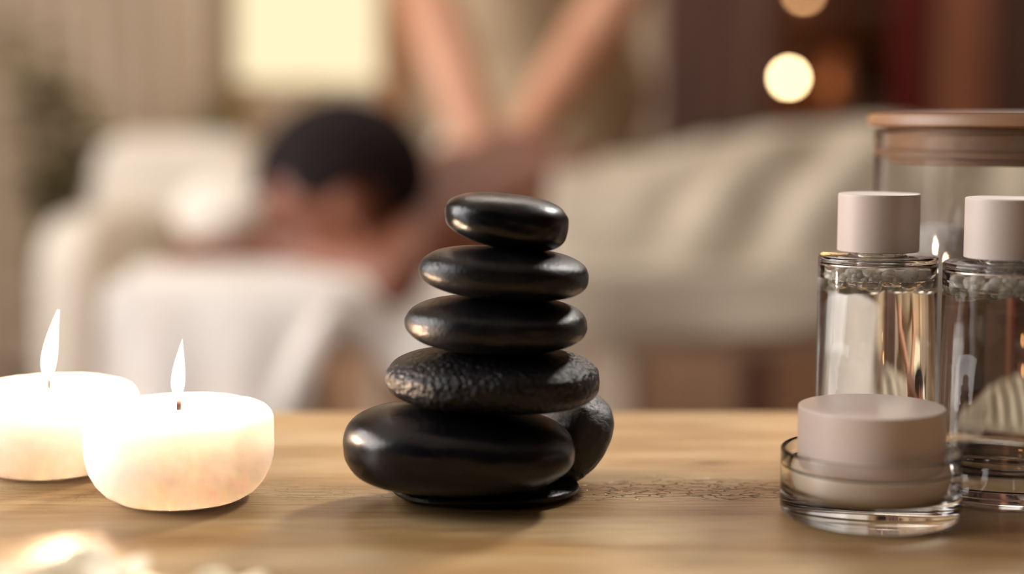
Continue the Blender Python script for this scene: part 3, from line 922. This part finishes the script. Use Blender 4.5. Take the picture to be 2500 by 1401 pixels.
# ------------------------------------------------------------------ bottles
def bottle(px, Y, label, seed):
    c = P(px, 800, Y); t = thing('bottle', (c.x, Y, TT), label, 'bottle', 'clear glass bottles')
    r, hs, w = .0225, .0875, .0018
    prof = [(0, .0008), (r - .004, .0008)] + arc(r - .0022, .0022, .0022, -90, 0, 5) + [(r, hs - .0012)] + arc(r - .0012, hs - .0012, .0012, 0, 90, 4)
    prof += [(.0112, hs), (.0105, hs + .0006), (.0105, hs + .006), (.0078, hs + .006), (.0078, hs - .0025)]
    prof += [(r - w - .0012, hs - .0028)] + [(r - w, hs - .004), (r - w, .0185)] + arc(r - w - .004, .0185, .004, 0, -90, 5)[1:] + [(0, .0140)]
    obj('glass_body', lathe(prof, 128), M['glass'], t, angle=50)
    lr = r - w + .00005; lh = hs - .0085
    prof = [(0, .01395), (r - w - .004, .01395)] + arc(r - w - .004 + .00005, .0185, .004, -90, 0, 5) + [(lr, lh), (lr - .001, lh - .0004), (0, lh - .0004)]
    obj('liquid', lathe(prof, 128), M['liquid'], t, angle=50)
    rd = random.Random(seed); bm = bmesh.new(); R0 = r - w
    for k in range(170):
        br = rd.uniform(.0011, .0030); a = rd.uniform(0, 6.283); q = R0 - br - .0002 if rd.random() < .72 else math.sqrt(rd.random()) * (R0 - br)
        z = lh + rd.uniform(-.0012, .0050 - br * .6)
        ball(bm, (q * math.cos(a), q * math.sin(a), z), (br, br, br * .85), 2)
    obj('foam', bm, M['foam'], t, kind='stuff')
    cr = .0153
    prof = [(0, hs + .0017), (cr - .0004, hs + .0015)] + [(cr, hs + .0018), (cr, hs + .0228)] + arc(cr - .0006, hs + .0228, .0006, 0, 90, 4) + [(0, hs + .0234)]
    obj('cap', lathe(prof, 96), M['cap'], t, angle=40)
    return t


bottle(2139, .622, 'left clear bottle of foaming liquid with a matt cap, behind the cream jar', 1)
bottle(2453, .592, 'right clear bottle with a matt cap, cut by the right edge of the photo', 2)

# ------------------------------------------------------------------ cream jar
jc = P(2126, 1100, .5655)
t = thing('cream_jar', (jc.x, .5655, TT), 'low round glass cream jar with a pale matt lid, in front of the bottles', 'jar')
r = .0313
prof = [(0, .0010), (r - .006, .0010)] + arc(r - .0035, .0040, .0035, -90, 0, 6) + [(r, .0235)] + arc(r - .0009, .0235, .0009, 0, 180, 6) + \
       [(r - .0020, .0190), (r - .0035, .0180), (r - .0035, .0150), (r - .0040, .0100)] + arc(r - .0085, .0130, .0050, -10, -90, 5) + [(0, .0075)]
obj('glass_bowl', lathe(prof, 128), M['glass'], t, angle=50)
rc = r - .0040
obj('cream_cup', lathe([(0, .0084), (rc - .006, .0084)] + arc(rc - .0052, .0136, .0050, -90, 0, 6) + [(rc, .0172), (rc - .001, .0182), (0, .0182)], 96), M['cream'], t, angle=50)
lr = .0254
obj('lid', lathe([(0, .0184), (lr - .0004, .0184), (lr, .0188), (lr, .0388)] + arc(lr - .0006, .0388, .0006, 0, 90, 4) + [(0, .0394)], 128), M['lid'], t, angle=40)

# ------------------------------------------------------------------ large storage jar behind
JY = .700; jx = P(2522, 500, JY).x
t = thing('storage_jar', (jx, JY, TT), 'large glass storage jar with a wooden lid at the right edge, behind the bottles', 'jar')
r = .0672; h = .134; w = .0019
prof = [(0, .0008), (r - .008, .0008)] + arc(r - .006, .0068, .006, -90, 0, 6) + [(r, h - .001)] + arc(r - .0015, h - .0015, .0015, 0, 180, 6) + [(r - w, .010)] + arc(r - w - .005, .0110, .005, 0, -90, 5) + [(0, .006)]
obj('glass_body', lathe(prof, 128), M['glass'], t, angle=50)
obj('lid', lathe([(0, h + .0012), (.0685, h + .0012), (.070, h + .0022), (.070, h + .0055), (.0690, h + .0070), (0, h + .0070)], 128), M['bamboo'], t, angle=40)
obj('lid_plug', lathe([(0, h - .014), (r - w - .0035, h - .014), (r - w - .003, h - .0135), (r - w - .003, h - .0115), (r - w - .0008, h - .0110), (r - w - .0008, h - .0085),
                       (r - w - .003, h - .0080), (r - w - .003, h + .001), (0, h + .001)], 128), M['bamboo'], t, angle=40)
# rolled cloths standing inside
for k, (dx, dy, hh) in enumerate(((-.0445, -.004, .088),)):
    bm = lathe([(0, 0)] + arc(.016, .004, .004, -90, 0, 4) + [(.020, hh - .012)] + arc(.010, hh - .012, .010, 5, 90, 6) + [(.0, hh - .003)], 36)
    for v in bm.verts: v.co.x += .0012 * noise.noise(v.co * 60); v.co.y += .0012 * noise.noise(v.co * 60 + Vector((5, 5, 5)))
    o = obj('rolled_cloth', bm, M['towel']); o.location = (jx + dx, JY + dy, TT + .0062)
    o['label'] = 'white rolled face cloth inside the large jar, seen between the two bottle caps'; o['category'] = 'cloth'


# ------------------------------------------------------------------ blurred cream blossoms in the near foreground
def blossom(px, py, Y, r, label, seed):
    c = P(px, py, Y); rd = random.Random(seed)
    t = thing('blossom', (c.x, Y, TT), label, 'flower', 'cream blossoms in the foreground')
    for ring, (n, tilt, L) in enumerate(((7, 18, 1.0), (6, 45, .8), (5, 68, .6))):
        for k in range(n):
            a = 2 * math.pi * k / n + ring * .5 + rd.uniform(-.1, .1); el = R(tilt + rd.uniform(-6, 6))
            def f(u, v):
                s = v * r * L; wd = r * .42 * math.sin(math.pi * (v * .82 + .12)) * (u - .5) * 2
                rad = .002 + s * math.cos(el * (1 - .3 * v)); zz = .003 + s * math.sin(el) + .25 * abs(wd) * .6
                return (rad * math.cos(a) - wd * math.sin(a), rad * math.sin(a) + wd * math.cos(a), zz)
            o = obj('petal', grid(7, 8, f), M['petal'], t); thicken(o, .0005)
    obj('flower_centre', lathe([(0, 0), (.004, .0), (.005, .003), (.004, .007), (0, .009)], 16), M['gold'], t)
    return t


blossom(165, 1490, .425, .030, 'blurred cream blossom at the lower left corner, nearest the camera', 1)
blossom(510, 1600, .425, .022, 'blurred cream blossom at the bottom edge, just right of the corner one', 2)
